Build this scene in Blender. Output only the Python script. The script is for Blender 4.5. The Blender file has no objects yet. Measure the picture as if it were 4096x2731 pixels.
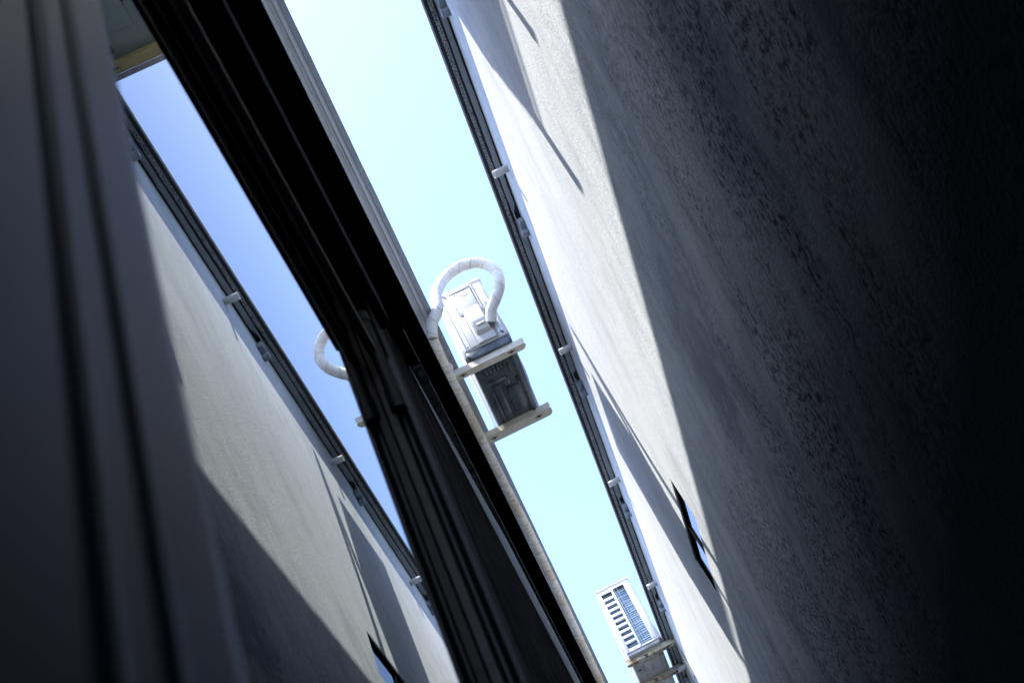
import bpy, bmesh, math, random
from mathutils import Vector, Matrix
random.seed(7)
S = bpy.context.scene
COL = S.collection
CZ = 3.2                                   # eye height above the alley floor; all z below are relative to the eye

# ------------------------------------------------------------------ camera
cd = bpy.data.cameras.new('camera'); cam = bpy.data.objects.new('camera', cd); COL.objects.link(cam)
cd.sensor_width = 36; cd.lens = 37.81; cd.clip_start = 0.02; cd.clip_end = 3000
ax = [(0.898437, 0.279805, -0.338407), (-0.434724, 0.675344, -0.595756), (0.061846, 0.682364, 0.728392)]
cx = Vector(ax[0]); cy = -Vector(ax[1]); cz = -Vector(ax[2])
cam.matrix_world = Matrix(((cx.x, cy.x, cz.x, 0), (cx.y, cy.y, cz.y, 0), (cx.z, cy.z, cz.z, CZ), (0, 0, 0, 1)))
cd.dof.use_dof = True; cd.dof.focus_distance = 6.8; cd.dof.aperture_fstop = 8.5
S.camera = cam

# ------------------------------------------------------------------ sky and sun
SUN = Vector((1.0, 0.72, -3.0)).normalized()
wd = bpy.data.worlds.new('World'); S.world = wd; wd.use_nodes = True
nt = wd.node_tree
sk = nt.nodes.new('ShaderNodeTexSky'); sk.sky_type = 'NISHITA'; sk.sun_disc = False
sk.sun_elevation = math.asin(-SUN.z); sk.sun_rotation = math.atan2(-SUN.x, -SUN.y)
sk.air_density = 1.0; sk.dust_density = 1.3; sk.ozone_density = 1.0
bg = nt.nodes['Background']; tn = nt.nodes.new('ShaderNodeMix'); tn.data_type = 'RGBA'; tn.blend_type = 'MULTIPLY'; tn.inputs[0].default_value = 1
tn.inputs[7].default_value = (.90, .90, 1.02, 1); nt.links.new(sk.outputs[0], tn.inputs[6])
nt.links.new(tn.outputs[2], bg.inputs[0]); bg.inputs[1].default_value = 0.15
ld = bpy.data.lights.new('sun', 'SUN'); ld.energy = 2.75; ld.angle = math.radians(0.53); ld.color = (1.0, 0.975, 0.94)
sun = bpy.data.objects.new('sun', ld); COL.objects.link(sun)
sun.rotation_euler = SUN.to_track_quat('-Z', 'Y').to_euler(); sun.location = (-6, -4, 20)
S.view_settings.view_transform = 'Standard'; S.view_settings.look = 'None'
S.view_settings.exposure = 2.1; S.view_settings.gamma = 1.0
S.cycles.max_bounces = 8; S.cycles.diffuse_bounces = 5; S.cycles.glossy_bounces = 5

# ------------------------------------------------------------------ materials
class NT:
    def __init__(s, name):
        m = bpy.data.materials.new(name); m.use_nodes = True; s.m = m; s.t = m.node_tree
        s.b = s.t.nodes['Principled BSDF']; s.c = s.t.nodes.new('ShaderNodeTexCoord').outputs['Object']
    def n(s, t, **k):
        x = s.t.nodes.new(t)
        for a, v in k.items(): setattr(x, a, v)
        return x
    def l(s, a, b): s.t.links.new(a, b)
    def vec(s, sc, rot=(0, 0, 0)):
        x = s.n('ShaderNodeMapping'); x.inputs['Scale'].default_value = sc; x.inputs['Rotation'].default_value = rot
        s.l(s.c, x.inputs['Vector']); return x.outputs[0]
    def noise(s, sc, detail=4, rough=.55, stretch=(1, 1, 1), rot=(0, 0, 0), dist=0):
        x = s.n('ShaderNodeTexNoise'); x.inputs['Scale'].default_value = sc; x.inputs['Detail'].default_value = detail
        x.inputs['Roughness'].default_value = rough; x.inputs['Distortion'].default_value = dist
        s.l(s.vec(stretch, rot), x.inputs['Vector']); return x.outputs['Fac']
    def ramp(s, f, *st):
        x = s.n('ShaderNodeValToRGB'); e = x.color_ramp.elements
        while len(e) < len(st): e.new(.5)
        for i, (p, c) in enumerate(st):
            e[i].position = p; e[i].color = (c, c, c, 1) if not hasattr(c, '__len__') else (*c, 1)
        s.l(f, x.inputs[0]); return x.outputs[0]
    def mix(s, f, a, b, mode='MIX'):
        x = s.n('ShaderNodeMix', data_type='RGBA', blend_type=mode)
        for v, i in ((f, 0), (a, 6), (b, 7)):
            if hasattr(v, 'is_linked') or hasattr(v, 'links'): s.l(v, x.inputs[i])
            elif hasattr(v, '__len__'): x.inputs[i].default_value = (*v, 1)
            else: x.inputs[i].default_value = v
        return x.outputs[2]
    def math(s, op, a, b=0.0):
        x = s.n('ShaderNodeMath', operation=op)
        for v, i in ((a, 0), (b, 1)):
            if hasattr(v, 'links'): s.l(v, x.inputs[i])
            else: x.inputs[i].default_value = v
        return x.outputs[0]
    def bump(s, h, strength, dist, prev=None):
        x = s.n('ShaderNodeBump'); x.inputs['Strength'].default_value = strength; x.inputs['Distance'].default_value = dist
        s.l(h, x.inputs['Height'])
        if prev is not None: s.l(prev, x.inputs['Normal'])
        return x.outputs[0]
    def out(s, col, rough=.6, metal=0, nrm=None, spec=None):
        if hasattr(col, 'links'): s.l(col, s.b.inputs['Base Color'])
        else: s.b.inputs['Base Color'].default_value = (*col, 1)
        if hasattr(rough, 'links'): s.l(rough, s.b.inputs['Roughness'])
        else: s.b.inputs['Roughness'].default_value = rough
        s.b.inputs['Metallic'].default_value = metal
        if spec is not None: s.b.inputs['Specular IOR Level'].default_value = spec
        if nrm is not None: s.l(nrm, s.b.inputs['Normal'])
        return s.m

def dirty(name, col, col2, rough=.5, metal=0, sc=14, lo=.55, hi=.75, bsc=60, bs=.1, bd=.002, rust=None):
    k = NT(name)
    f = k.ramp(k.noise(sc, 6, .65), (lo, 0.0), (hi, 1.0))
    c = k.mix(f, col, col2)
    if rust:
        g = k.ramp(k.noise(rust[1], 5, .7), (rust[2], 0.0), (rust[2] + .05, 1.0)); c = k.mix(g, c, rust[0])
    n = k.bump(k.noise(bsc, 3), bs, bd)
    return k.out(c, rough, metal, n)

def stucco(name):
    """light render with mildew brushed on in slanting strokes (down and away along the alley)"""
    k = NT(name)
    def slant(sc, detail, rough, st, dist=0):
        a = k.n('ShaderNodeMapping'); a.inputs['Rotation'].default_value = (math.radians(45), 0, 0); k.l(k.c, a.inputs['Vector'])
        b = k.n('ShaderNodeMapping'); b.inputs['Scale'].default_value = (1, st, 1); k.l(a.outputs[0], b.inputs['Vector'])
        x = k.n('ShaderNodeTexNoise'); x.inputs['Scale'].default_value = sc; x.inputs['Detail'].default_value = detail
        x.inputs['Roughness'].default_value = rough; x.inputs['Distortion'].default_value = dist; k.l(b.outputs[0], x.inputs['Vector'])
        return x.outputs['Fac']
    sep = k.n('ShaderNodeSeparateXYZ'); k.l(k.c, sep.inputs[0])
    def zr(z0, z1, a, b, amp=.5):
        m = k.n('ShaderNodeMapRange', interpolation_type='SMOOTHSTEP')
        k.l(k.math('ADD', sep.outputs[2], k.math('MULTIPLY', k.math('SUBTRACT', slant(1.3, 7, .65, .4), .5), amp * 2)), m.inputs[0])
        for i, v in enumerate((z0 + CZ, z1 + CZ, a, b)): m.inputs[1 + i].default_value = v
        return m.outputs[0]
    c = k.mix(k.ramp(slant(.9, 5, .6, .4), (.35, 0.0), (.7, .6)), (.655, .672, .67), (.545, .56, .555))
    cloud = k.ramp(slant(1.6, 9, .68, .5, .5), (.39, (.60, .62, .68)), (.48, (.97, .98, 1.0)), (.60, (1.18, 1.16, 1.13)))
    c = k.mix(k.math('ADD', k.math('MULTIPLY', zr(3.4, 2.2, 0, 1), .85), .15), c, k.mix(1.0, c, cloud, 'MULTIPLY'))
    grit = k.ramp(k.noise(150, 3, .7), (.60, 0.0), (.68, 1.0))
    c = k.mix(k.math('MULTIPLY', grit, .6), c, (.12, .12, .12))
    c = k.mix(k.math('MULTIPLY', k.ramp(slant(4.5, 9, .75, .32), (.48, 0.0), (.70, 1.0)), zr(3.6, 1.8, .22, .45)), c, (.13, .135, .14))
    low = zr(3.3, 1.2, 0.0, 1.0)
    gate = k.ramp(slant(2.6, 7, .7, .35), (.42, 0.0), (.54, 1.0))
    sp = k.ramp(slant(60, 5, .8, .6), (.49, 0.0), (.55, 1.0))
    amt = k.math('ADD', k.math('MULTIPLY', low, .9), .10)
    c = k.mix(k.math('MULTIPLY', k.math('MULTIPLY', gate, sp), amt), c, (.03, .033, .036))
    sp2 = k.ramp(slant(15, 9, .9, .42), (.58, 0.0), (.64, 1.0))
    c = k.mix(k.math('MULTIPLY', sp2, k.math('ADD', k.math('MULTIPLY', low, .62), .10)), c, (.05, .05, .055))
    # shade falloff painted almost black into the lower wall, ending in a stained band
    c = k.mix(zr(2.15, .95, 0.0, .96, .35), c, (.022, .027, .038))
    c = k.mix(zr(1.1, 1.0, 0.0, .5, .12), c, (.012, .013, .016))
    n = k.bump(slant(120, 3, .65, .8), .55, .005)
    n = k.bump(slant(38, 4, .7, .6), .28, .008, n)
    n = k.bump(slant(230, 2, .5, 1), .35, .003, n)
    return k.out(c, .95, 0, n, .05)

M = {}
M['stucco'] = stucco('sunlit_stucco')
def mk_dark_wall():
    k = NT('dark_weathered_render')
    c = k.mix(k.ramp(k.noise(7, 8, .7, (1, 1, .2)), (.4, 0.0), (.65, 1.0)), (.085, .075, .07), (.028, .027, .030))
    n = k.bump(k.noise(90, 3), .5, .006)
    return k.out(c, .85, 0, n, .3)
M['darkwall'] = mk_dark_wall()
def mk_near():
    k = NT('dark_render_bounce_top')            # dark painted lower storey, unseen pale top added to bounce light across
    c = k.mix(k.ramp(k.noise(16, 8, .75, (1, .5, .3)), (.42, 0.0), (.56, 1.0)), (.055, .047, .045), (.012, .013, .018))
    sep = k.n('ShaderNodeSeparateXYZ'); k.l(k.c, sep.inputs[0])
    up = k.math('GREATER_THAN', sep.outputs[2], 5.22)
    c = k.mix(up, c, (.35, .41, .47))
    return k.out(c, 1.0, 0, k.bump(k.noise(90, 3), .5, .006), .02)
M['nearwall'] = mk_near()
def mk_rough():
    k = NT('rough_concrete')
    c = k.mix(k.ramp(k.noise(150, 3, .7), (.46, 0.0), (.54, 1.0)), (.47, .46, .43), (.10, .11, .12))
    return k.out(c, .95, 0, k.bump(k.noise(130, 3, .7), .8, .01))
M['rough'] = mk_rough()
M['plaster'] = dirty('soffit_plaster', (.34, .36, .37), (.20, .22, .23), .9, sc=9, bsc=40, bs=.3, bd=.005)
M['navy'] = dirty('dark_gap', (.035, .042, .055), (.02, .02, .025), .8, sc=30, bsc=90, bs=.5, bd=.006)
M['lip'] = dirty('drip_metal', (.36, .38, .40), (.14, .15, .17), .45, .5, sc=35, bsc=80, bs=.15)
M['soffit'] = dirty('painted_soffit', (.62, .64, .66), (.50, .52, .54), .7, sc=6, lo=.6, hi=.64, bsc=110, bs=.12, bd=.002)
M['soffit2'] = dirty('painted_soffit_grey', (.46, .48, .50), (.38, .40, .42), .7, sc=8, bsc=110, bs=.12, bd=.002)
M['stuccolip'] = dirty('grey_stucco_lip', (.34, .37, .40), (.25, .28, .31), .9, sc=20, bsc=120, bs=.5, bd=.006)
M['bead'] = dirty('bright_bead', (.85, .85, .84), (.7, .7, .7), .35, .3)
M['bead_dull'] = dirty('dull_grey_bead', (.55, .50, .49), (.40, .37, .36), .6, 0, sc=40)
M['frame'] = dirty('black_anodised_frame', (.005, .0055, .006), (.010, .010, .011), .8, .0, sc=30, bsc=200, bs=.03)
M['frame'].node_tree.nodes['Principled BSDF'].inputs['Specular IOR Level'].default_value = .06
M['frame_edge'] = dirty('frame_edge_highlight', (.085, .075, .075), (.05, .045, .045), .5, .3, sc=30)  # lighter colour stands in for the highlight along the frame edges
M['gasket'] = dirty('brown_grey_gasket', (.17, .15, .145), (.11, .10, .10), .7, 0, sc=40)
M['pale_strip'] = dirty('pale_cement_strip', (.80, .79, .78), (.35, .34, .34), .9, sc=45, lo=.45, hi=.62, bsc=90, bs=.6, bd=.006)
M['steel'] = dirty('grey_clip_steel', (.45, .47, .48), (.2, .2, .2), .4, .6, sc=60)
M['roof'] = dirty('roof_top', (.3, .3, .3), (.2, .2, .2), .9)
M['white'] = dirty('white_casing', (.52, .52, .51), (.43, .43, .41), .38, 0, sc=5, lo=.5, hi=.8, bsc=30, bs=.03)
M['ivory'] = dirty('ivory_service_panel', (.43, .43, .405), (.35, .35, .32), .4, 0, sc=8, bsc=30, bs=.03)
M['seam'] = dirty('dark_seam', (.03, .03, .03), (.05, .05, .05), .8)
M['seamgrey'] = dirty('grey_seam_outline', (.20, .20, .19), (.12, .12, .12), .8)
M['pan'] = dirty('dark_base_pan', (.105, .125, .135), (.038, .046, .052), .28, .15, sc=9, lo=.38, hi=.66, bsc=40, bs=.08)
M['greenpan'] = dirty('grey_green_base_pan', (.30, .33, .30), (.22, .25, .23), .4, .1, sc=7, lo=.4, hi=.7, bsc=40, bs=.08)
M['palepan'] = dirty('pale_base_pan', (.42, .41, .40), (.25, .24, .23), .5, .1, sc=9, lo=.4, hi=.65, bsc=40, bs=.1)
M['bracket'] = dirty('cream_bracket_paint', (.62, .60, .50), (.50, .46, .34), .45, 0, sc=9, lo=.4, hi=.7, rust=((.16, .065, .025), 38, .66))
M['rusty'] = dirty('rusty_cream_bracket', (.60, .57, .45), (.30, .22, .12), .6, 0, sc=6, lo=.45, hi=.6, rust=((.055, .028, .018), 9, .56))
M['yellow'] = dirty('ochre_bracket_paint', (.46, .36, .15), (.36, .27, .10), .5, 0, sc=12, rust=((.12, .06, .03), 38, .69))
M['rustbolt'] = dirty('rust', (.14, .05, .02), (.05, .025, .015), .85, .2, sc=90, bsc=150, bs=.5)
M['ridge'] = dirty('brown_ridge_highlight', (.22, .19, .185), (.15, .135, .14), .6)
M['black'] = dirty('black_rubber', (.012, .012, .013), (.02, .02, .02), .6)
M['pvc'] = dirty('white_pvc', (.58, .57, .55), (.45, .43, .40), .45, 0, sc=25, lo=.5, hi=.75)
M['clipgrey'] = dirty('grey_clip_plastic', (.30, .33, .36), (.18, .20, .22), .5, 0, sc=25, lo=.45, hi=.7)
M['sticker'] = dirty('paper_sticker', (.62, .66, .72), (.58, .62, .68), .5)
M['ink'] = dirty('sticker_ink', (.06, .07, .09), (.06, .07, .09), .7)
M['greyink'] = dirty('faded_ink', (.36, .40, .46), (.3, .34, .4), .7)
M['wire'] = dirty('guard_wire', (.75, .74, .68), (.6, .58, .5), .4, .2)
M['ground'] = dirty('alley_concrete', (.20, .20, .195), (.12, .12, .12), .9, sc=2, bsc=60, bs=.4, bd=.01)
M['room'] = dirty('room_plaster', (.35, .34, .33), (.3, .3, .3), .9)
M['blue'] = dirty('blue_film', (.05, .16, .36), (.03, .05, .09), .25, 0, sc=25)
def mk_glass(name, ior, tint, base=(.004, .005, .006)):
    k = NT(name); b = k.b
    b.inputs['IOR'].default_value = ior; b.inputs['Specular Tint'].default_value = (*tint, 1)
    n = k.bump(k.noise(2.2, 1), .012, .01)
    return k.out(base, 0.0, 0, n)
M['glass'] = mk_glass('tinted_mirror_glass', 2.0, (.60, .96, .98))
M['glass2'] = mk_glass('far_window_glass', 2.2, (.8, .9, 1.0))
def mk_panel():
    k = NT('blue_grey_anodised')
    c = k.mix(k.ramp(k.noise(30, 4), (.4, 0.0), (.7, 1.0)), (.018, .026, .050), (.014, .020, .041))
    return k.out(c, .42, .20, k.bump(k.noise(160, 2), .04, .002), .15)
M['panel'] = mk_panel()
def mk_fins():
    k = NT('coil_fins')
    w = k.n('ShaderNodeTexWave', wave_type='BANDS', bands_direction='Z', wave_profile='SIN'); w.inputs['Scale'].default_value = 14
    w.inputs['Distortion'].default_value = 1.2; w.inputs['Detail'].default_value = 3; k.l(k.c, w.inputs['Vector'])
    c = k.mix(w.outputs['Fac'], (.06, .115, .17), (.24, .31, .34))
    return k.out(c, .4, .6, k.bump(w.outputs['Fac'], .5, .004))
M['fins'] = mk_fins()
def mk_hose():
    k = NT('wrapped_hose_tape')
    uv = k.n('ShaderNodeUVMap').outputs[0]
    sep = k.n('ShaderNodeSeparateXYZ'); k.l(uv, sep.inputs[0])
    h = k.math('ADD', sep.outputs[0], k.math('MULTIPLY', sep.outputs[1], 1.0))
    h = k.math('ADD', h, k.math('MULTIPLY', k.noise(9, 3), .5))
    fr = k.math('FRACT', h)
    seam = k.ramp(fr, (0.0, 1.0), (.07, 0.0))
    age = k.noise(2.3, 3)
    c = k.mix(k.ramp(age, (.35, 0.0), (.62, 1.0)), (.74, .72, .68), (.62, .53, .40))
    c = k.mix(k.ramp(k.noise(26, 6, .7), (.50, 0.0), (.75, .8)), c, (.20, .15, .10))
    c = k.mix(k.math('MULTIPLY', seam, .75), c, (.14, .10, .07))
    n = k.bump(fr, .6, .006); n = k.bump(k.noise(34, 4, .6, (1, .5, 1)), .5, .008, n)
    return k.out(c, .55, 0, n)
M['hose'] = mk_hose()
def mk_hosewhite():
    k = NT('white_wrapped_tape')
    uv = k.n('ShaderNodeUVMap').outputs[0]
    sep = k.n('ShaderNodeSeparateXYZ'); k.l(uv, sep.inputs[0])
    fr = k.math('FRACT', k.math('ADD', k.math('ADD', sep.outputs[0], sep.outputs[1]), k.math('MULTIPLY', k.noise(9, 3), .5)))
    c = k.mix(k.ramp(k.noise(20, 6, .7), (.53, 0.0), (.72, .8)), (.60, .585, .55), (.30, .24, .17))
    c = k.mix(k.math('MULTIPLY', k.ramp(fr, (0.0, 1.0), (.12, 0.0)), .5), c, (.12, .10, .09))
    n = k.bump(fr, .6, .006); n = k.bump(k.noise(34, 4, .6), .5, .008, n)
    return k.out(c, .5, 0, n)
M['hosew'] = mk_hosewhite()

# ------------------------------------------------------------------ mesh helpers
def box(bm, x0, x1, y0, y1, z0, z1, bev=0, seg=2):
    t = bmesh.new() if bev else bm
    v = [t.verts.new(p) for p in ((x0, y0, z0), (x1, y0, z0), (x1, y1, z0), (x0, y1, z0), (x0, y0, z1), (x1, y0, z1), (x1, y1, z1), (x0, y1, z1))]
    for f in ((0, 3, 2, 1), (4, 5, 6, 7), (0, 1, 5, 4), (1, 2, 6, 5), (2, 3, 7, 6), (3, 0, 4, 7)):
        t.faces.new([v[i] for i in f])
    if bev:
        bmesh.ops.bevel(t, geom=t.edges[:], offset=bev, segments=seg, profile=.5, affect='EDGES')
        join(bm, t)
    return bm
def join(bm, t):
    m = bpy.data.meshes.new('tmp'); t.to_mesh(m); t.free(); bm.from_mesh(m); bpy.data.meshes.remove(m)
def prism(bm, poly, axis, a, b, bev=0):
    """polygon in the two remaining axes (in xyz order), extruded along axis from a to b"""
    t = bmesh.new() if bev else bm
    def P(u, w, k):
        c = [u, w]; c.insert('xyz'.index(axis), k); return c
    lo = [t.verts.new(P(u, w, a)) for u, w in poly]; hi = [t.verts.new(P(u, w, b)) for u, w in poly]
    n = len(poly); fs = [t.faces.new(lo[::-1]), t.faces.new(hi)]
    for i in range(n): fs.append(t.faces.new((lo[i], lo[(i + 1) % n], hi[(i + 1) % n], hi[i])))
    bmesh.ops.recalc_face_normals(t, faces=fs)
    if bev:
        bmesh.ops.bevel(t, geom=t.edges[:], offset=bev, segments=2, profile=.5, affect='EDGES'); join(bm, t)
    return bm
def tube(bm, pts, r, seg=12, cap=True, hollow=0, uvs=None, wob=0):
    pts = [Vector(p) for p in pts]; rings = []
    t0 = (pts[1] - pts[0]).normalized(); up = Vector((0, 0, 1)) if abs(t0.z) < .9 else Vector((0, 1, 0))
    nrm = t0.cross(up).normalized(); s = 0; uvl = bm.loops.layers.uv.verify() if uvs else None; ss = []
    for i, p in enumerate(pts):
        t = (pts[min(i + 1, len(pts) - 1)] - pts[max(i - 1, 0)]).normalized()
        nrm = (nrm - t * nrm.dot(t)).normalized(); b = t.cross(nrm)
        if i: s += (p - pts[i - 1]).length
        ss.append(s); ring = []
        for k in range(seg):
            a = 2 * math.pi * k / seg; rr = r[i] if hasattr(r, '__len__') else r
            if wob:
                fr = (s / uvs + k / seg) % 1.0; rr *= 1 + wob * (fr - .5) + wob * .35 * math.sin(17 * s + 2 * a)
            ring.append(bm.verts.new(p + (nrm * math.cos(a) + b * math.sin(a)) * rr))
        rings.append(ring)
    for i in range(len(rings) - 1):
        for k in range(seg):
            k2 = (k + 1) % seg
            f = bm.faces.new((rings[i][k], rings[i][k2], rings[i + 1][k2], rings[i + 1][k]))
            if uvs:
                for lp, (ii, kk) in zip(f.loops, ((i, k), (i, k + 1), (i + 1, k + 1), (i + 1, k))): lp[uvl].uv = (ss[ii] / uvs, kk / seg)
    if cap:
        bm.faces.new(rings[0][::-1]); bm.faces.new(rings[-1])
    return bm
def pipe(bm, a, b, ro, ri, seg=20):
    a, b = Vector(a), Vector(b); t = (b - a).normalized()
    n = t.cross(Vector((0, 0, 1))).normalized(); m = t.cross(n)
    R = []
    for p, r in ((a, ro), (b, ro), (b, ri), (a, ri)):
        R.append([bm.verts.new(p + (n * math.cos(2 * math.pi * k / seg) + m * math.sin(2 * math.pi * k / seg)) * r) for k in range(seg)])
    for i in range(4):
        for k in range(seg):
            k2 = (k + 1) % seg; j = (i + 1) % 4
            bm.faces.new((R[i][k], R[i][k2], R[j][k2], R[j][k]))
    return bm
def spline(pts, step=.03):
    P = [Vector(p) for p in pts]; P = [2 * P[0] - P[1]] + P + [2 * P[-1] - P[-2]]; out = []
    for i in range(1, len(P) - 2):
        n = max(2, int((P[i + 1] - P[i]).length / step))
        for k in range(n):
            t = k / n; a, b, c, d = P[i - 1:i + 3]
            out.append(.5 * ((2 * b) + (c - a) * t + (2 * a - 5 * b + 4 * c - d) * t * t + (3 * b - a - 3 * c + d) * t ** 3))
    out.append(P[-2]); return out
ORG = {}
def obj(name, bm, mat, parent=None, loc=None, smooth=True, label=None):
    me = bpy.data.meshes.new(name)
    if parent is not None: off = ORG[parent.name]
    else: off = Vector(loc) if loc is not None else Vector((0, 0, 0))
    bmesh.ops.translate(bm, verts=bm.verts[:], vec=-off)
    bmesh.ops.recalc_face_normals(bm, faces=bm.faces[:])
    bm.to_mesh(me); bm.free()
    for mm in (mat if isinstance(mat, list) else [mat]): me.materials.append(mm)
    if smooth:
        me.shade_smooth(); me.set_sharp_from_angle(angle=math.radians(35))
    o = bpy.data.objects.new(name, me); COL.objects.link(o); ORG[o.name] = off.copy()
    if parent is not None: o.parent = parent
    else: o.location = off + Vector((0, 0, CZ))
    if label: o['label'] = label
    return o
def pieces(name, bm, mat, parent, **k):
    bm.verts.index_update(); seen = set(); out = []
    for v in list(bm.verts):
        if v in seen: continue
        st, isl = [v], set()
        while st:
            a = st.pop()
            if a in isl: continue
            isl.add(a); st += [e.other_vert(a) for e in a.link_edges if e.other_vert(a) not in isl]
        seen |= isl; out.append(isl)
    for isl in out:
        b = bmesh.new(); mp = {v: b.verts.new(v.co) for v in isl}
        for f in {f for v in isl for f in v.link_faces}: b.faces.new([mp[v] for v in f.verts])
        obj(name, b, mat, parent, **k)
    bm.free()
def thing(name, label, cat, loc, group=None):
    o = bpy.data.objects.new(name, None); COL.objects.link(o); o.empty_display_size = .1
    o.location = Vector(loc) + Vector((0, 0, CZ)); ORG[o.name] = Vector(loc); tag(o, label, cat, group); return o
def tag(o, label, cat, group=None):
    o['label'] = label; o['category'] = cat
    if group: o['group'] = group
    return o
def copy_tree(o, parent=None):
    c = o.copy(); COL.objects.link(c)
    if parent is not None: c.parent = parent
    for ch in list(o.children): copy_tree(ch, c)
    return c
def part_copy(o, off):
    c = o.copy(); COL.objects.link(c); c.location = o.location + Vector(off)
    for ch in list(o.children):
        d = ch.copy(); COL.objects.link(d); d.parent = c
    return c
def N(): return bmesh.new()
Y0, Y1 = -9.0, 34.0
G = -CZ

# ------------------------------------------------------------------ ground
g = obj('alley_ground', box(N(), -1500, 1500, -1500, 1500, G - .3, G), M['ground'], smooth=False); g['kind'] = 'structure'

# ------------------------------------------------------------------ the building opposite (sunlit wall)
W = .757
WY0, WY1, WZ0, WZ1 = 4.42, 5.19, 3.02, 3.295
H2 = 5.03
far = thing('stucco_building', 'pale stained stucco building across the alley whose wall catches the sun below its eave', 'building', (W, 4, G))
bm = N()
box(bm, W, W + .25, Y0, WY0, G, H2 + .01); box(bm, W, W + .25, WY1, Y1, G, H2 + .01)
box(bm, W, W + .25, WY0, WY1, G, WZ0); box(bm, W, W + .25, WY0, WY1, WZ1, H2 + .01)
bmesh.ops.remove_doubles(bm, verts=bm.verts[:], dist=1e-5)
box(bm, W + .25, W + 8, Y0, Y0 + .2, G, H2); box(bm, W + .25, W + 8, Y1 - .2, Y1, G, H2); box(bm, W + 7.8, W + 8, Y0 + .2, Y1 - .2, G, H2)
bmesh.ops.recalc_face_normals(bm, faces=bm.faces[:])
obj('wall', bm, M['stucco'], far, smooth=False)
obj('roof', box(N(), .700, W + 8.2, Y0, Y1, H2 + .012, H2 + .14), M['roof'], far, smooth=False)
# drip edge: thin metal lip
bm = N(); box(bm, .655, .664, Y0, Y1, H2 - .004, H2 + .022); box(bm, .664, .6995, Y0, Y1, H2 + .013, H2 + .022)
obj('drip_edge', bm, M['lip'], far, smooth=False)
obj('gap_strip', box(N(), .6645, .756, Y0, Y1, H2 + .001, H2 + .0115), M['navy'], far, smooth=False)  # near-black strip filling the gaps of the eave underside
def ragged(x0, x1, z0, z1, j0, j1, y0, y1, step, seed, gaps=()):
    rnd = random.Random(seed); bm = N(); prev = None; y = y0; a = b = 0
    while y < y1:
        a = a * .8 + rnd.uniform(-j0, j0) * .6; b = b * .8 + rnd.uniform(-j1, j1) * .6
        if rnd.random() < .04: b += rnd.choice((-1, 1)) * j1
        xa, xb = x0 + a, x1 + b
        for (g0, g1) in gaps:
            if g0 < y < g1: xa = x0 + .004; xb = x0 + .010
        cur = [bm.verts.new(p) for p in ((xa, y, z0), (xb, y, z0), (xb, y, z1), (xa, y, z1))]
        if prev:
            for i in range(4): bm.faces.new((prev[i], prev[(i + 1) % 4], cur[(i + 1) % 4], cur[i]))
        prev = cur; y += step * rnd.uniform(.6, 1.4)
    return bm
obj('rough_strip', ragged(.6835, .7045, H2 - .012, H2 + .0012, .001, .0022, Y0, 16, .05, 3), M['rough'], far, smooth=False)
clips_y = [-0.2, 1.30, 2.46, 3.80, 5.22, 6.62, 8.05, 9.5]
pipes_y = [0.45, 1.93, 3.385, 4.84, 6.29, 7.74, 9.2]
clips_y = [y + .36 for y in pipes_y]
obj('plaster_strip', ragged(.7165, .7485, H2 - .008, H2 + .0012, .0028, .0025, Y0, 16, .045, 5, [(y + .02, y + .11) for y in clips_y]), M['plaster'], far, smooth=False)
pz = 4.885
def mk_pipe(y, wallx, sgn, ln, parent):
    o = bpy.data.objects.new
    bm = pipe(N(), (wallx + sgn * -.01, y, pz), (wallx + sgn * ln, y, pz - .006), .022, .0175)
    return obj('drain_pipe', bm, M['pvc'], parent)
p0 = mk_pipe(pipes_y[0], W, -1, .085, far)
for y in pipes_y[1:]: part_copy(p0, (0, y - pipes_y[0], 0))
# tilted clips left from the formwork: a slanted pale plate ending in a small block
y = clips_y[0]
bm = prism(N(), [(W + .001, H2 - .03), (W - .045, H2 - .012), (W - .045, H2 - .002), (W + .001, H2 - .012)], 'y', y + .10, y + .106)
prism(bm, [(y, H2 - .004), (y + .012, H2 + .0), (y + .150, H2 - .085), (y + .138, H2 - .10)], 'x', W - .040, W - .034)
box(bm, W - .042, W + .004, y + .118, y + .158, H2 - .118, H2 - .078, .003)
box(bm, W - .034, W + .004, y + .06, y + .125, H2 - .085, H2 - .045, .004)
c0 = obj('eave_clip', bm, M['clipgrey'], far)
for yy in clips_y[1:]: part_copy(c0, (0, yy - y, 0))
# transom window with deep reveal
bm = N(); f = .013; fx = W + .009
box(bm, fx, fx + .03, WY0, WY1, WZ0, WZ0 + f); box(bm, fx, fx + .03, WY0, WY1, WZ1 - f, WZ1)
box(bm, fx, fx + .03, WY0, WY0 + f, WZ0 + f, WZ1 - f); box(bm, fx, fx + .03, WY1 - f, WY1, WZ0 + f, WZ1 - f)
box(bm, fx + .002, fx + .028, WY0 + .40, WY0 + .425, WZ0 + f, WZ1 - f)
wf = obj('window', bm, M['frame'], far, smooth=False, label='narrow dark transom window set deep in the stucco')
obj('pane', box(N(), fx + .01, fx + .016, WY0 + .01, WY1 - .01, WZ0 + .01, WZ1 - .01), M['glass2'], wf, smooth=False)
obj('lintel', box(N(), W + .001, fx, WY0 + .001, WY1 - .001, WZ1 - .010, WZ1 + .02), M['plaster'], wf, smooth=False)

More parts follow.
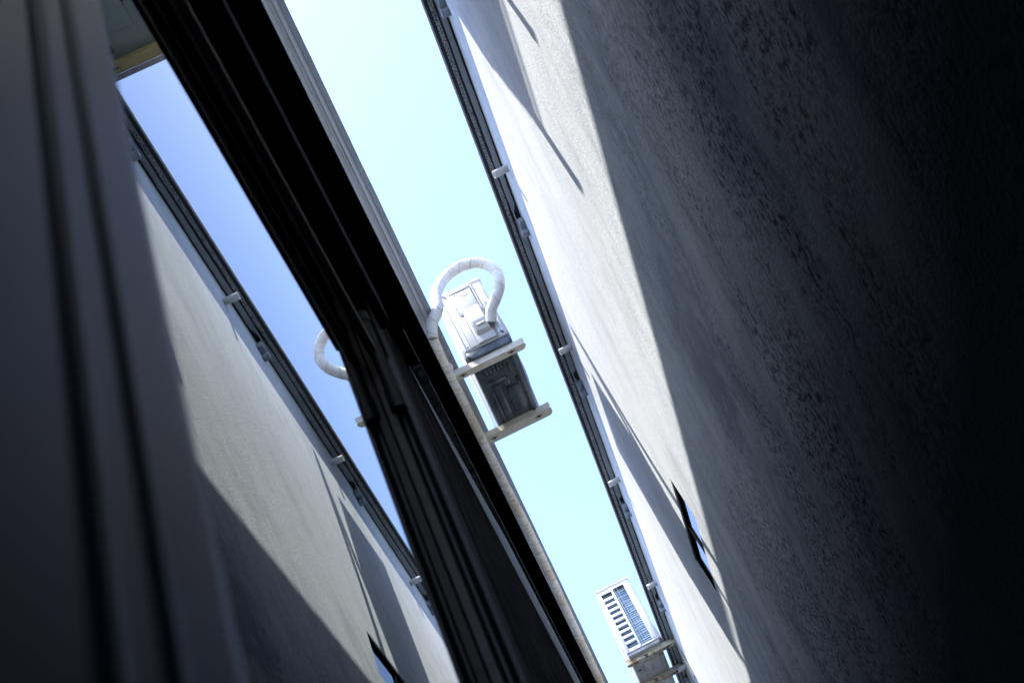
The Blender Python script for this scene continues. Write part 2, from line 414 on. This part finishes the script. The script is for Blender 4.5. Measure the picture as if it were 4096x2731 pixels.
# ------------------------------------------------------------------ our own building
X = -.092; H1 = 4.965
near = thing('dark_house', 'near building with black window frames and grey eave the photo looks up along', 'building', (X, 4, G))
PY0, PY1, PZ0, PZ1 = -.55, .90, -.75, 1.19       # the glass
bm = N()
box(bm, X - .2, X, Y0, PY0, G, H1 + .002); box(bm, X - .2, X, PY1, Y1, G, H1 + .002)
box(bm, X - .2, X, PY0, PY1, G, PZ0); box(bm, X - .2, X, PY0, PY1, PZ1, H1 + .002)
bmesh.ops.remove_doubles(bm, verts=bm.verts[:], dist=1e-5)
box(bm, X - 8, X - .2, Y0, Y0 + .2, G, H1); box(bm, X - 8, X - .2, Y1 - .2, Y1, G, H1); box(bm, X - 8, X - 7.8, Y0 + .2, Y1 - .2, G, H1)
obj('wall', bm, M['nearwall'], near, smooth=False)
obj('roof', box(N(), X - 8.2, .030, Y0, Y1, H1 + .014, H1 + .026), M['roof'], near, smooth=False)
# eave soffit seen from below: panels, two bright beads, a lighter step and the stucco lip
obj('soffit_panel', box(N(), X, -.0255, Y0, Y1, H1, H1 + .0135), M['soffit'], near, smooth=False)
bm = N(); box(bm, -.0252, -.0232, Y0, Y1, H1 - .006, H1 + .010); obj('soffit_bead', bm, M['bead'], near, smooth=False)
obj('soffit_panel', box(N(), -.0230, -.0062, Y0, Y1, H1 + .004, H1 + .0135), M['soffit2'], near, smooth=False)
bm = N(); box(bm, -.0060, -.0044, Y0, Y1, H1 - .004, H1 + .010); obj('soffit_bead', bm, M['bead'], near, smooth=False)
obj('soffit_panel', box(N(), -.0042, .0165, Y0, Y1, H1 + .001, H1 + .0135), M['soffit'], near, smooth=False)
obj('stucco_lip', ragged(.0175, .0455, H1 - .006, H1 + .026, .0004, .0006, Y0, 20, .04, 11), M['stuccolip'], near, smooth=False)
# drain stubs under our eave
q0 = mk_pipe(2.78, X, 1, .064, near)
for y in (4.235, 5.69): part_copy(q0, (0, y - 2.78, 0))
bm = box(N(), X, -.058, 2.90, 3.00, 4.87, 4.905, .004); box(bm, -.058, -.050, 2.86, 3.01, 4.86, 4.90, .002)
obj('eave_clip', bm, M['blue'], near)
# long black steel canopy edge above the windows, a pale cement strip behind it
ZB = 2.0
bm = N(); box(bm, -.062, -.0203, -1.5, 12.0, ZB, ZB + .05, .0015); box(bm, X, -.0625, -1.5, 1.69, ZB - .002, ZB + .05)
for k in range(9): box(bm, X, -.064, 1.69 + k * .012, 1.70 + k * .012, ZB - .002, ZB + .02 + random.uniform(0, .03))
ca = obj('canopy_rail', bm, M['frame'], near)
obj('rail_edge', box(N(), -.0550, -.0530, -1.5, 1.69, ZB - .006, ZB - .0005), M['frame_edge'], ca, smooth=False)
bm = N(); n = 60
prism(bm, [(-.0905, 1.80), (-.0735, 2.6), (-.0715, 4), (-.0705, 12), (-.0632, 12), (-.0632, 1.72), (-.0905, 1.72)], 'z', ZB + .004, ZB + .03)
obj('cement_strip', bm, M['pale_strip'], near, smooth=False)
bm = box(N(), -.088, -.060, 1.80, 1.86, ZB - .012, ZB + .006, .003); box(bm, -.080, -.066, 1.815, 1.835, ZB - .03, ZB - .01, .002)
obj('rail_clip', bm, M['steel'], near)
# window
win = obj('window', box(N(), X - .004, X - .001, PY0, PY1, PZ0, PZ1), M['glass'], near, smooth=False, label='dark mirror-like window glass reflecting the opposite eave')
win.name = 'window_glass'; ORG[win.name] = ORG[near.name]
win.name = 'window_glass'
PR = .042; PS = .028
bm = N(); box(bm, X, X + PR, PY0, PY1 + .085, PZ1, PZ1 + .07, .002)
obj('head_rail', bm, M['frame'], win)
obj('gasket', box(N(), X + .0005, X + .0045, PY0, PY1 - .002, PZ1 - .040, PZ1 - .001), M['bead_dull'], win, smooth=False)
bm = N(); box(bm, X, X + PS, PY1, PY1 + .085, PZ0, PZ1 - .0005, .002)
obj('hinge_stile', bm, M['frame'], win)
obj('gasket', box(N(), X + .0005, X + .0095, PY1 - .012, PY1 - .001, PZ0, PZ1 - .013), M['gasket'], win, smooth=False)
obj('stile_edge', box(N(), X + PS - .004, X + PS + .0006, PY1 - .0016, PY1 + .002, PZ0, PZ1 - .16), M['frame_edge'], win, smooth=False)
obj('stile_edge', box(N(), X + PS - .014, X + PS - .011, PY1 - .0016, PY1 + .001, PZ0, PZ1 - .05), M['frame_edge'], win, smooth=False)
bm = tube(N(), [(-.077, .888, 1.10), (-.076, .888, .96)], .0080, 16); tube(bm, [(-.076, .888, .962), (-.076, .888, .925)], .0100, 16)
tube(bm, [(-.077, .888, 1.12), (-.077, .888, 1.10)], .0095, 16)
obj('hinge', bm, M['black'], win)
M['tubemetal'] = dirty('brown_anodised_bead', (.30, .27, .27), (.22, .20, .20), .42, .9, sc=60)
obj('glazing_bead', tube(N(), [(-.0800, PY0 + .02, 1.04), (-.0800, PY1 - .008, 1.04)], .0062, 12), M['tubemetal'], win)
M['darktube'] = dirty('dark_anodised_bead', (.10, .088, .085), (.07, .062, .062), .5, .8, sc=60)
obj('glazing_bead', tube(N(), [(-.0855, PY1 - .0065, PZ0 + .02), (-.0855, PY1 - .0065, 1.045)], .0045, 12), M['darktube'], win)
# fluted blue-grey panel right beside the lens (stands in front of the glass)
def ty(y, z): return y + (.46 - z) * .055
prof = [(-.5, 0), (.1365, 0), (.1368, -.006), (.1418, -.006), (.1421, 0), (.1450, .0006), (.1500, .0006), (.1530, 0), (.1660, 0), (.1663, -.006), (.1708, -.006), (.1711, 0), (.1745, .0006), (.1775, .0006), (.181, 0), (.211, 0), (.2190, -.001), (.2210, -.0035), (.2215, -.008)]
bm = N(); XP = X + .0085; zs = [PZ0 + .01 + i * (PZ1 - PZ0 - .03) / 12 for i in range(13)]; rows = []
for z in zs: rows.append([bm.verts.new((XP + dx, ty(y, z), z)) for y, dx in prof])
for a, b in zip(rows, rows[1:]):
    for i in range(len(prof) - 1): bm.faces.new((a[i], a[i + 1], b[i + 1], b[i]))
obj('fluted_stile', bm, M['panel'], win, smooth=False)
for (a, b, d) in ((.1369, .1417, -.0056), (.1664, .1707, -.0056), (.1453, .1497, .0009), (.1747, .1773, .0009)):
    bm = N(); v = [bm.verts.new((XP + d, ty(y, z), z)) for y, z in ((a, zs[0]), (b, zs[0]), (b, zs[-1]), (a, zs[-1]))]; bm.faces.new(v)
    obj('groove_shade' if d < 0 else 'ridge_highlight', bm, M['black'] if d < 0 else M['ridge'], win, smooth=False)  # black strips paint the shade in grooves, brown ones the highlight on ridges

# ------------------------------------------------------------------ air conditioners
def letters(bm, text, ox, oz, size, y, th, mirror=False):
    """stroke letters on a plane of constant y, x to the right, z up"""
    F = {'R': [((0, 0), (0, 1)), ((0, 1), (.6, 1)), ((.6, 1), (.6, .5)), ((.6, .5), (0, .5)), ((.25, .5), (.65, 0))],
         '3': [((0, 1), (.6, 1)), ((.6, 1), (.6, 0)), ((.15, .52), (.6, .52)), ((0, 0), (.6, 0))],
         '2': [((0, 1), (.6, 1)), ((.6, 1), (.6, .55)), ((.6, .55), (0, 0)), ((0, 0), (.65, 0))]}
    for i, ch in enumerate(text):
        for (a, b) in F[ch]:
            ax_, az = ox + (i * .95 + a[0]) * size, oz + a[1] * size; bx, bz = ox + (i * .95 + b[0]) * size, oz + b[1] * size
            d = Vector((bx - ax_, 0, bz - az)).normalized(); n_ = Vector((-d.z, 0, d.x)) * th
            A, B = Vector((ax_, y, az)) - d * th, Vector((bx, y, bz)) + d * th
            v = [bm.verts.new(p) for p in (A - n_, B - n_, B + n_, A + n_)]; bm.faces.new(v)
def make_ac():
    x0, x1, y0, y1, z0, z1 = .115, .422, 4.50, 5.28, 4.895, 5.495
    t = thing('air_conditioner', 'white outdoor air conditioner over the alley, R32 sticker on its end', 'air conditioner', ((x0 + x1) / 2, (y0 + y1) / 2, 4.82), 'outdoor air conditioners')
    bm = box(N(), x0, x1, y0 + .003, y1, z0, z1, .018, 3)
    obj('casing', bm, M['white'], t)
    bm = box(N(), x0 - .006, x1 + .006, y0 - .004, y1 + .005, z1 - .016, z1 + .008, .006)
    obj('top_cover', bm, M['white'], t)
    # service end: panel with raised plates
    e = y0
    bm = box(N(), x0 + .055, .355, e - .003, e + .004, z0 + .012, z1 - .022, .0015)
    box(bm, x0 + .085, .338, e - .009, e - .002, 5.215, 5.445, .006)
    box(bm, x0 + .075, .342, e - .011, e - .002, 5.452, 5.468, .004)
    sp = obj('service_panel', bm, M['ivory'], t)
    bm = N(); box(bm, x0 + .050, x0 + .0548, e - .0005, e + .003, z0 + .015, z1 - .03); box(bm, .3553, .3595, e - .0005, e + .003, z0 + .015, z1 - .03)
    box(bm, x0 + .079, .344, e - .0036, e - .0022, 5.209, 5.2155); box(bm, x0 + .079, x0 + .0848, e - .0036, e - .0022, 5.2155, 5.45); box(bm, .3382, .344, e - .0036, e - .0022, 5.2155, 5.45)
    box(bm, .216, .2218, e - .0044, e - .0030, 4.90, 5.2); box(bm, .3452, .351, e - .0044, e - .0030, 4.90, 5.2); box(bm, .234, .2398, e - .0135, e - .0122, 4.985, 5.225); box(bm, .3342, .3395, e - .0135, e - .0122, 4.985, 5.225)
    box(bm, x0 + .018, x0 + .0215, e - .0008, e + .003, z0 + .02, z1 - .02); box(bm, x0 + .03, x0 + .14, e - .0035, e - .0005, z1 - .0225, z1 - .020)
    box(bm, x0 + .10, .32, e - .0120, e - .009, 5.447, 5.4505)
    obj('seam_and_outline', bm, M['seamgrey'], t, smooth=False)  # panel seams, plus outlines standing in for contact shadows of the raised plates
    bm = N()
    for (sx, sz) in ((.165, 5.462), (.335, 5.462), (.225, 5.43), (.215, 5.232), (.300, 5.228), (x0 + .035, z0 + .03), (.38, z0 + .04)):
        tube(bm, [(sx, e - .001, sz), (sx, e - .0145, sz)], .0052, 10)
    pieces('screw', bm, M['steel'], t)
    # valve cover: bevelled base plate and bulging box
    bm = box(N(), .222, .345, e - .012, e - .001, 4.905, 5.235, .006)
    prism(bm, [(e - .01, 5.235), (e - .045, 5.215), (e - .062, 5.06), (e - .040, 4.985), (e - .01, 4.968)], 'x', .240, .334, .006)
    vc = obj('valve_cover', bm, M['ivory'], t)
    obj('stain', box(N(), .262, .318, e - .060, e - .0545, 5.012, 5.03, .003), dirty('cover_stain', (.5, .48, .40), (.3, .28, .2), .7), vc)
    # stickers
    bm = N(); box(bm, .262, .306, e - .0105, e - .0088, 5.352, 5.400)
    st = obj('refrigerant_sticker', bm, dirty('plain_sticker', (.66, .66, .60), (.6, .6, .55), .6), t, smooth=False)
    bm = N(); letters(bm, 'R32', .266, 5.376, .0145, e - .0110, .0019); obj('lettering', bm, M['ink'], st, smooth=False)
    bm = N(); box(bm, .362, .400, e - .0012, e + .0028, 4.935, 5.065)
    s2 = obj('data_sticker', bm, M['sticker'], t, smooth=False, label='small printed data sticker')
    bm = N(); rnd = random.Random(4); z = 5.058
    while z > 4.945:
        x = .365
        while x < .392:
            w = rnd.uniform(.003, .009); box(bm, x, min(x + w, .397), e - .0018, e - .0013, z - .0022, z); x += w + .0015
        z -= .0052 if rnd.random() > .15 else .010
    obj('lettering', bm, M['greyink'], s2, smooth=False)
    obj('bar_code', box(N(), .380, .394, e - .0012, e + .0028, 4.915, 4.928), M['ink'], t, smooth=False)
    bm = N(); box(bm, .368, .404, e - .0010, e + .0028, 5.25, 5.40); obj('data_sticker', bm, dirty('faded_sticker', (.74, .75, .76), (.7, .71, .72), .5), t, smooth=False)
    # pressed base pan, dark
    zb = 4.825
    bm = N(); prism(bm, [(x0 + .006, z0 + .006), (x1 - .004, z0 + .006), (x1 - .006, z0 - .03), (x1 - .03, zb), (x0 + .03, zb), (x0 + .004, z0 - .03)], 'y', y0 + .010, y1 - .004, .008)
    def ridge(x_0, x_1, y_0, y_1, h=.012): box(bm, x_0, x_1, y_0, y_1, zb - h * 1.4, zb + .002, min(h * .6, .007), 2)
    ridge(.160, .178, 4.84, 5.13); ridge(.190, .232, 4.80, 5.13, .009); ridge(.262, .345, 4.86, 5.12, .008); ridge(.362, .385, 4.62, 5.16, .009)
    for k in range(5): ridge(.178 + k * .026, .190 + k * .026, 4.615, 4.68, .010)
    ridge(.325, .339, 4.665, 4.735, .010); ridge(.150, .285, 4.745, 4.772, .012); ridge(.262, .300, 4.765, 4.83, .010)
    ridge(.300, .392, 4.575, 4.61, .010)
    for (cx_, cy_) in ((.165, 4.60), (.38, 4.60), (.160, 4.665), (.185, 4.695), (.21, 4.70)): tube(bm, [(cx_, cy_, zb + .002), (cx_, cy_, zb - .007)], [.011, .008], 12)
    pan = obj('base_pan', bm, M['pan'], t)
    bm = N(); tube(bm, [(.362, 4.825, zb + .004), (.362, 4.825, zb - .0095)], .023, 20)
    for (a, b, c, d) in ((.300, .306, 4.885, 4.912), (.306, .322, 4.905, 4.912), (.308, .314, 4.925, 4.955), (.300, .318, 4.955, 4.961), (.322, .328, 4.895, 4.925), (.318, .330, 4.985, 4.990)): box(bm, a, b, c, d, zb - .0095, zb - .002)
    for (a, b) in ((.255, 5.0), (.17, 5.14), (.3, 4.66)): tube(bm, [(a, b, zb), (a, b, zb - .0105)], .004, 8)
    pieces('drain_hole', bm, M['black'], pan, smooth=False)
    obj('light_slot', box(N(), .208, .222, 5.085, 5.091, zb - .0098, zb - .006), M['bead'], pan, smooth=False)
    # rubber feet on the brackets
    bm = N()
    for yy in (4.552, 5.19):
        for xx in (.15, .388): box(bm, xx - .018, xx + .018, yy - .02, yy + .02, 4.8205, zb + .004, .003)
    pieces('foot', bm, M['black'], t)
    # coil guard of fine wires at the back
    bm = N()
    for k in range(66):
        yy = 4.63 + k * .0098; tube(bm, [(x0 - .002, yy, 4.90), (x0 - .022, yy, 4.895), (x0 - .022, yy, 4.93)], .0014, 5)
        tube(bm, [(x0 - .022, yy, 4.93), (x0 - .022, yy, 5.44), (x0, yy, 5.46)], .0014, 4)
    for zz in (4.895, 4.93, 5.02, 5.1, 5.19, 5.28, 5.36, 5.44): tube(bm, [(x0 - .022, 4.625, zz), (x0 - .022, 5.275, zz)], .0016, 5)
    obj('coil_guard', bm, M['wire'], t)
    bm = box(N(), x0 - .012, x0 + .01, 4.56, 4.62, 4.91, 5.45, .004)
    obj('guard_rail', bm, M['white'], t)
    # fan grille on the alley face
    bm = N(); fcx, fcz = 4.98, 5.20
    for r in (.06, .10, .14, .18, .22):
        tube(bm, [(x1 + .008, fcx + r * math.cos(a * math.pi / 24), fcz + r * math.sin(a * math.pi / 24)) for a in range(49)], .0028, 5, cap=False)
    for a in range(16):
        c, s = math.cos(a * math.pi / 8), math.sin(a * math.pi / 8); tube(bm, [(x1 + .008, fcx + .03 * c, fcz + .03 * s), (x1 - .002, fcx + .235 * c, fcz + .235 * s)], .0028, 5)
    obj('fan_grille', bm, M['white'], t)
    obj('fan_opening', tube(N(), [(x1 - .002, fcx, fcz), (x1 + .0015, fcx, fcz)], .235, 40), M['black'], t)
    return t
ac1 = make_ac()
def make_bracket(mat, x0, x1, y, z, wy, label, post_x, post_z, flange=.05, name='wall_bracket', chop=.03):
    t = thing(name, label, 'bracket', (x0, y, z), 'steel brackets carrying the air conditioners')
    s = .0035
    # open channel: bottom flange, web on the camera side; chamfered outer end
    sg = 1 if x1 > x0 else -1
    bm = N()
    prism(bm, [(x0, y), (x1 - sg * .006, y), (x1, y + .008), (x1, y + wy - .022), (x1 - sg * .016, y + wy - .003), (x1 - sg * .034, y + wy), (x0, y + wy)], 'z', z, z + s)
    prism(bm, [(x0, z + s), (x1 - sg * chop * .5, z + s), (x1, z + chop * .6), (x1, z + flange), (x0, z + flange)], 'y', y, y + s)
    prism(bm, [(x0, z + s), (x1 - sg * .034, z + s), (x1 - sg * .034, z + flange * .5), (x0, z + flange * .5)], 'y', y + wy - s, y + wy)
    obj('arm', bm, mat, t)
    bm = box(N(), min(post_x, post_x + sg * .006), max(post_x, post_x + sg * .006), y - .004, y + wy + .004, post_z[0], post_z[1], .001)
    box(bm, min(post_x, x0), max(post_x, x0) + .001, y + .004, y + wy - .004, z + .004, z + .03, .001) if abs(post_x - x0) > .01 else None
    obj('wall_plate', bm, mat, t)
    bm = N()
    for fx_ in (.12, .80):
        xx = x0 + (x1 - x0) * fx_; tube(bm, [(xx, y + wy * .42, z + .004), (xx, y + wy * .42, z - .006)], .009, 8)
    pieces('bolt', bm, M['rustbolt'], t)
    bm = N()
    for fx_ in (.12, .80):
        xx = x0 + (x1 - x0) * fx_; box(bm, xx - .024, xx + .024, y + wy * .42 - .004, y + wy * .42 + .004, z - .0008, z + .001)
    pieces('slot', bm, M['black'], t, smooth=False)
    return t
b1 = make_bracket(M['bracket'], -.010, .476, 4.527, 4.775, .050, 'rust-freckled cream bracket under the service end of the R32 air conditioner', X, (4.45, 4.84))
b2 = make_bracket(M['bracket'], .002, .476, 5.148, 4.775, .072, 'plain cream bracket under the far end of the R32 air conditioner, bolt slots showing', X, (4.45, 4.84))
# second unit of the same kind, above and behind: shows in the window glass
ac3 = copy_tree(ac1); D3 = Vector((.189, -3.185, .33)); ac3.scale.x = 1.34; ac3.location = ac1.location + D3
for ch in ac3.children:
    if ch.name.startswith('base_pan'):
        ch.data = ch.data.copy(); ch.data.materials[0] = M['greenpan']
ac3['label'] = 'grey underside of an air conditioner mirrored in the window glass at upper left'
b3 = make_bracket(M['yellow'], .16, .75, 2.055, 5.105, .05, 'ochre slotted bracket mirrored in the window glass at upper left', .154, (5.09, 5.15))
b4 = make_bracket(M['yellow'], .16, .75, 1.385, 5.105, .05, 'ochre bracket behind the air conditioner mirrored at upper left', .154, (5.09, 5.15))

obj('outer_flange', prism(N(), [(.16, 2.1055), (.752, 2.1055), (.752, 2.120), (.742, 2.132), (.16, 2.132)], 'z', 5.0985, 5.1045), M['palepan'], b3, smooth=False)
# hose of the first unit
P1 = [(.350, 4.472, 5.015), (.366, 4.452, 5.040), (.398, 4.42, 5.082), (.472, 4.38, 5.135), (.515, 4.34, 5.190), (.522, 4.32, 5.276), (.480, 4.30, 5.355), (.415, 4.28, 5.389), (.312, 4.26, 5.383),
      (.206, 4.24, 5.319), (.125, 4.205, 5.189), (.098, 4.16, 5.06), (.085, 4.14, 4.96), (.010, 4.13, 4.84), (-.024, 4.16, 4.755), (-.033, 4.26, 4.710), (-.033, 4.398, 4.700), (-.024, 5.294, 4.70), (-.012, 6.0, 4.70), (-.010, 6.6, 4.70), (-.016, 7.5, 4.70), (-.020, 8.454, 4.70), (-.03, 11.5, 4.70)]
sp_ = spline(P1[:15], .02)
h1 = thing('refrigerant_hose', 'cloth-wrapped hose looping from the R32 air conditioner and running along the near eave', 'hose', (0, 5, 4.7))
obj('white_loop', tube(N(), sp_, [.0355] * len(sp_), 18, uvs=.095, wob=.07), M['hosew'], h1)
sp_ = spline(P1[14:], .03)
obj('beige_run', tube(N(), sp_, .0355, 18, uvs=.12, wob=.06), M['hose'], h1, label='beige aged stretch of the hose along the wall')
bm = N()
for yy in (4.36, 7.30): tube(bm, [(-.026, yy, 4.70), (-.025, yy + .018, 4.70)], .0415, 20)
pieces('clamp', bm, M['pvc'], h1)
bm = tube(N(), spline([(.335, 4.452, 5.06), (.352, 4.435, 5.09), (.372, 4.40, 5.105), (.39, 4.385, 5.09)], .01), .0028, 6)
obj('wire_tie', bm, M['black'], h1)

# ------------------------------------------------------------------ unit on the opposite wall
def make_ac2():
    x0, x1, y0, y1, z0, z1 = .306, .628, 8.82, 9.66, 5.045, 5.75
    t = thing('air_conditioner', 'white outdoor air conditioner with slotted side grille on rusty brackets at the far wall', 'air conditioner', ((x0 + x1) / 2, (y0 + y1) / 2, 5.02), 'outdoor air conditioners')
    # casing built as a shell so that the slots and the coil window are real openings
    bm = N(); th = .012
    box(bm, x0, x0 + th, y0 + th, y1, z0, z1, .004); box(bm, x1 - th, x1, y0 + th, y1, z0, z1, .004)
    box(bm, x0, x1, y1 - th, y1, z0, z1, .004)
    # end face y0: frame with ten slots at left and the coil window at right
    sx0, sx1 = x0 + .036, x0 + .138; cx0, cx1 = x0 + .160, x0 + .270
    zt, zb_ = z1 - .045, z0 + .035
    box(bm, x0, sx0, y0, y0 + th, z0, z1, .003); box(bm, sx1, cx0, y0, y0 + th, z0 + .0, z1 - .0, .003)
    box(bm, cx1, x1, y0, y0 + th, z0, z1, .003)
    box(bm, sx0, cx0, y0 + .0008, y0 + th, zt, z1 - .001); box(bm, cx0, cx1, y0 + .0008, y0 + th, zt + .012, z1 - .001)
    box(bm, sx0, sx1, y0 + .0008, y0 + th, z0 + .001, zb_); box(bm, cx0, cx1, y0 + .0008, y0 + th, z0 + .001, z0 + .018)
    nS = 10; pitch = (zt - zb_) / nS
    for k in range(1, nS): z = zb_ + k * pitch; box(bm, sx0 - .001, sx1 + .001, y0 + .0008, y0 + th, z - .014, z + .014, .003)
    prism(bm, [(x1 - .012, y0 + .002), (x1 + .014, y0 + .012), (x1 + .028, y0 + .05), (x1 + .028, y0 + .2), (x1 - .012, y0 + .2)], 'z', z0 + .012, z1 - .008, .004)
    obj('casing', bm, M['white'], t)
    obj('top_cover', box(N(), x0 - .006, x1 + .018, y0 - .006, y1 + .006, z1, z1 + .02, .008, 3), M['white'], t)
    bm = N(); box(bm, x0 + .02, cx1 + .02, y0 + .040, y0 + .055, z0 + .02, z1 - .01)
    obj('coil', bm, M['fins'], t, smooth=False)
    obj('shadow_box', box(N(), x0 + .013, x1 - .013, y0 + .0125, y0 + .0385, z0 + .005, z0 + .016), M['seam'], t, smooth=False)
    bm = N()
    for k in range(11): box(bm, cx0 + .001, cx1 - .001, y0 + .010, y0 + .0125, z0 + .06 + k * .062, z0 + .0625 + k * .062)
    for xx in (cx0 + .012, cx0 + .038): box(bm, xx, xx + .0025, y0 + .008, y0 + .010, z0 + .02, zt + .01)
    pieces('guard_wire', bm, M['steel'], t, smooth=False)
    bm = N()
    for (sx, sz) in ((x0 + .08, z1 - .02), (x1 - .03, z1 - .02), (x0 + .09, z0 + .02), (x1 - .03, z0 + .03), (cx1 + .03, z1 - .10)): tube(bm, [(sx, y0 + .001, sz), (sx, y0 - .004, sz)], .006, 10)
    pieces('screw', bm, M['steel'], t)
    # pale underside
    bm = box(N(), x0 + .004, x1 - .004, y0 + .008, y1 - .004, z0 - .035, z0 - .0005, .008)
    box(bm, x0 + .10, x0 + .16, y0 + .20, y0 + .42, z0 - .043, z0 - .033, .004); box(bm, x0 + .19, x0 + .25, y0 + .16, y0 + .44, z0 - .041, z0 - .033, .004)
    box(bm, x0 + .265, x0 + .275, y0 + .22, y0 + .40, z0 - .045, z0 - .033, .003); box(bm, x0 + .03, x0 + .09, y0 + .36, y0 + .50, z0 - .042, z0 - .033, .004)
    pan = obj('base_pan', bm, M['palepan'], t)
    bm = tube(N(), [(x0 + .05, y0 + .30, z0 - .03), (x0 + .05, y0 + .30, z0 - .0365)], .016, 16)
    for k in range(3): box(bm, x0 + .275 + k * .012, x0 + .280 + k * .012, y0 + .18, y0 + .24, z0 - .0365, z0 - .03)
    pieces('drain_hole', bm, M['black'], pan)
    bm = N(); fcy, fcz = y0 + .45, z0 + .38
    for r in (.07, .12, .17, .22, .26): tube(bm, [(x0 - .008, fcy + r * math.cos(a * math.pi / 24), fcz + r * math.sin(a * math.pi / 24)) for a in range(49)], .003, 5, cap=False)
    for a in range(12): c, s = math.cos(a * math.pi / 6), math.sin(a * math.pi / 6); tube(bm, [(x0 - .008, fcy + .03 * c, fcz + .03 * s), (x0 + .001, fcy + .27 * c, fcz + .27 * s)], .003, 5)
    obj('fan_grille', bm, M['white'], t)
    return t
ac2 = make_ac2()
b5 = make_bracket(M['rusty'], W - .03, .262, 8.885, 4.975, .055, 'rust-burnt cream bracket nearest the camera under the slotted far air conditioner', W - .006, (4.60, 5.03))
b6 = make_bracket(M['rusty'], W - .03, .262, 9.36, 4.975, .065, 'olive rusty bracket deeper in the alley under the slotted far air conditioner', W - .006, (4.60, 5.03))
h2 = obj('refrigerant_hose', tube(N(), spline([(.33, 9.68, 5.3), (.31, 9.78, 5.2), (.27, 9.72, 5.06), (.23, 9.60, 4.98), (.22, 9.50, 4.86), (.26, 9.9, 4.72), (.45, 10.4, 4.70), (.70, 10.6, 4.7)], .03), .036, 16, uvs=.1, wob=.05), M['hosew'], None, loc=(.3, 9.7, 5.0))
tag(h2, 'white wrapped hose hanging behind the slotted far air conditioner', 'hose')
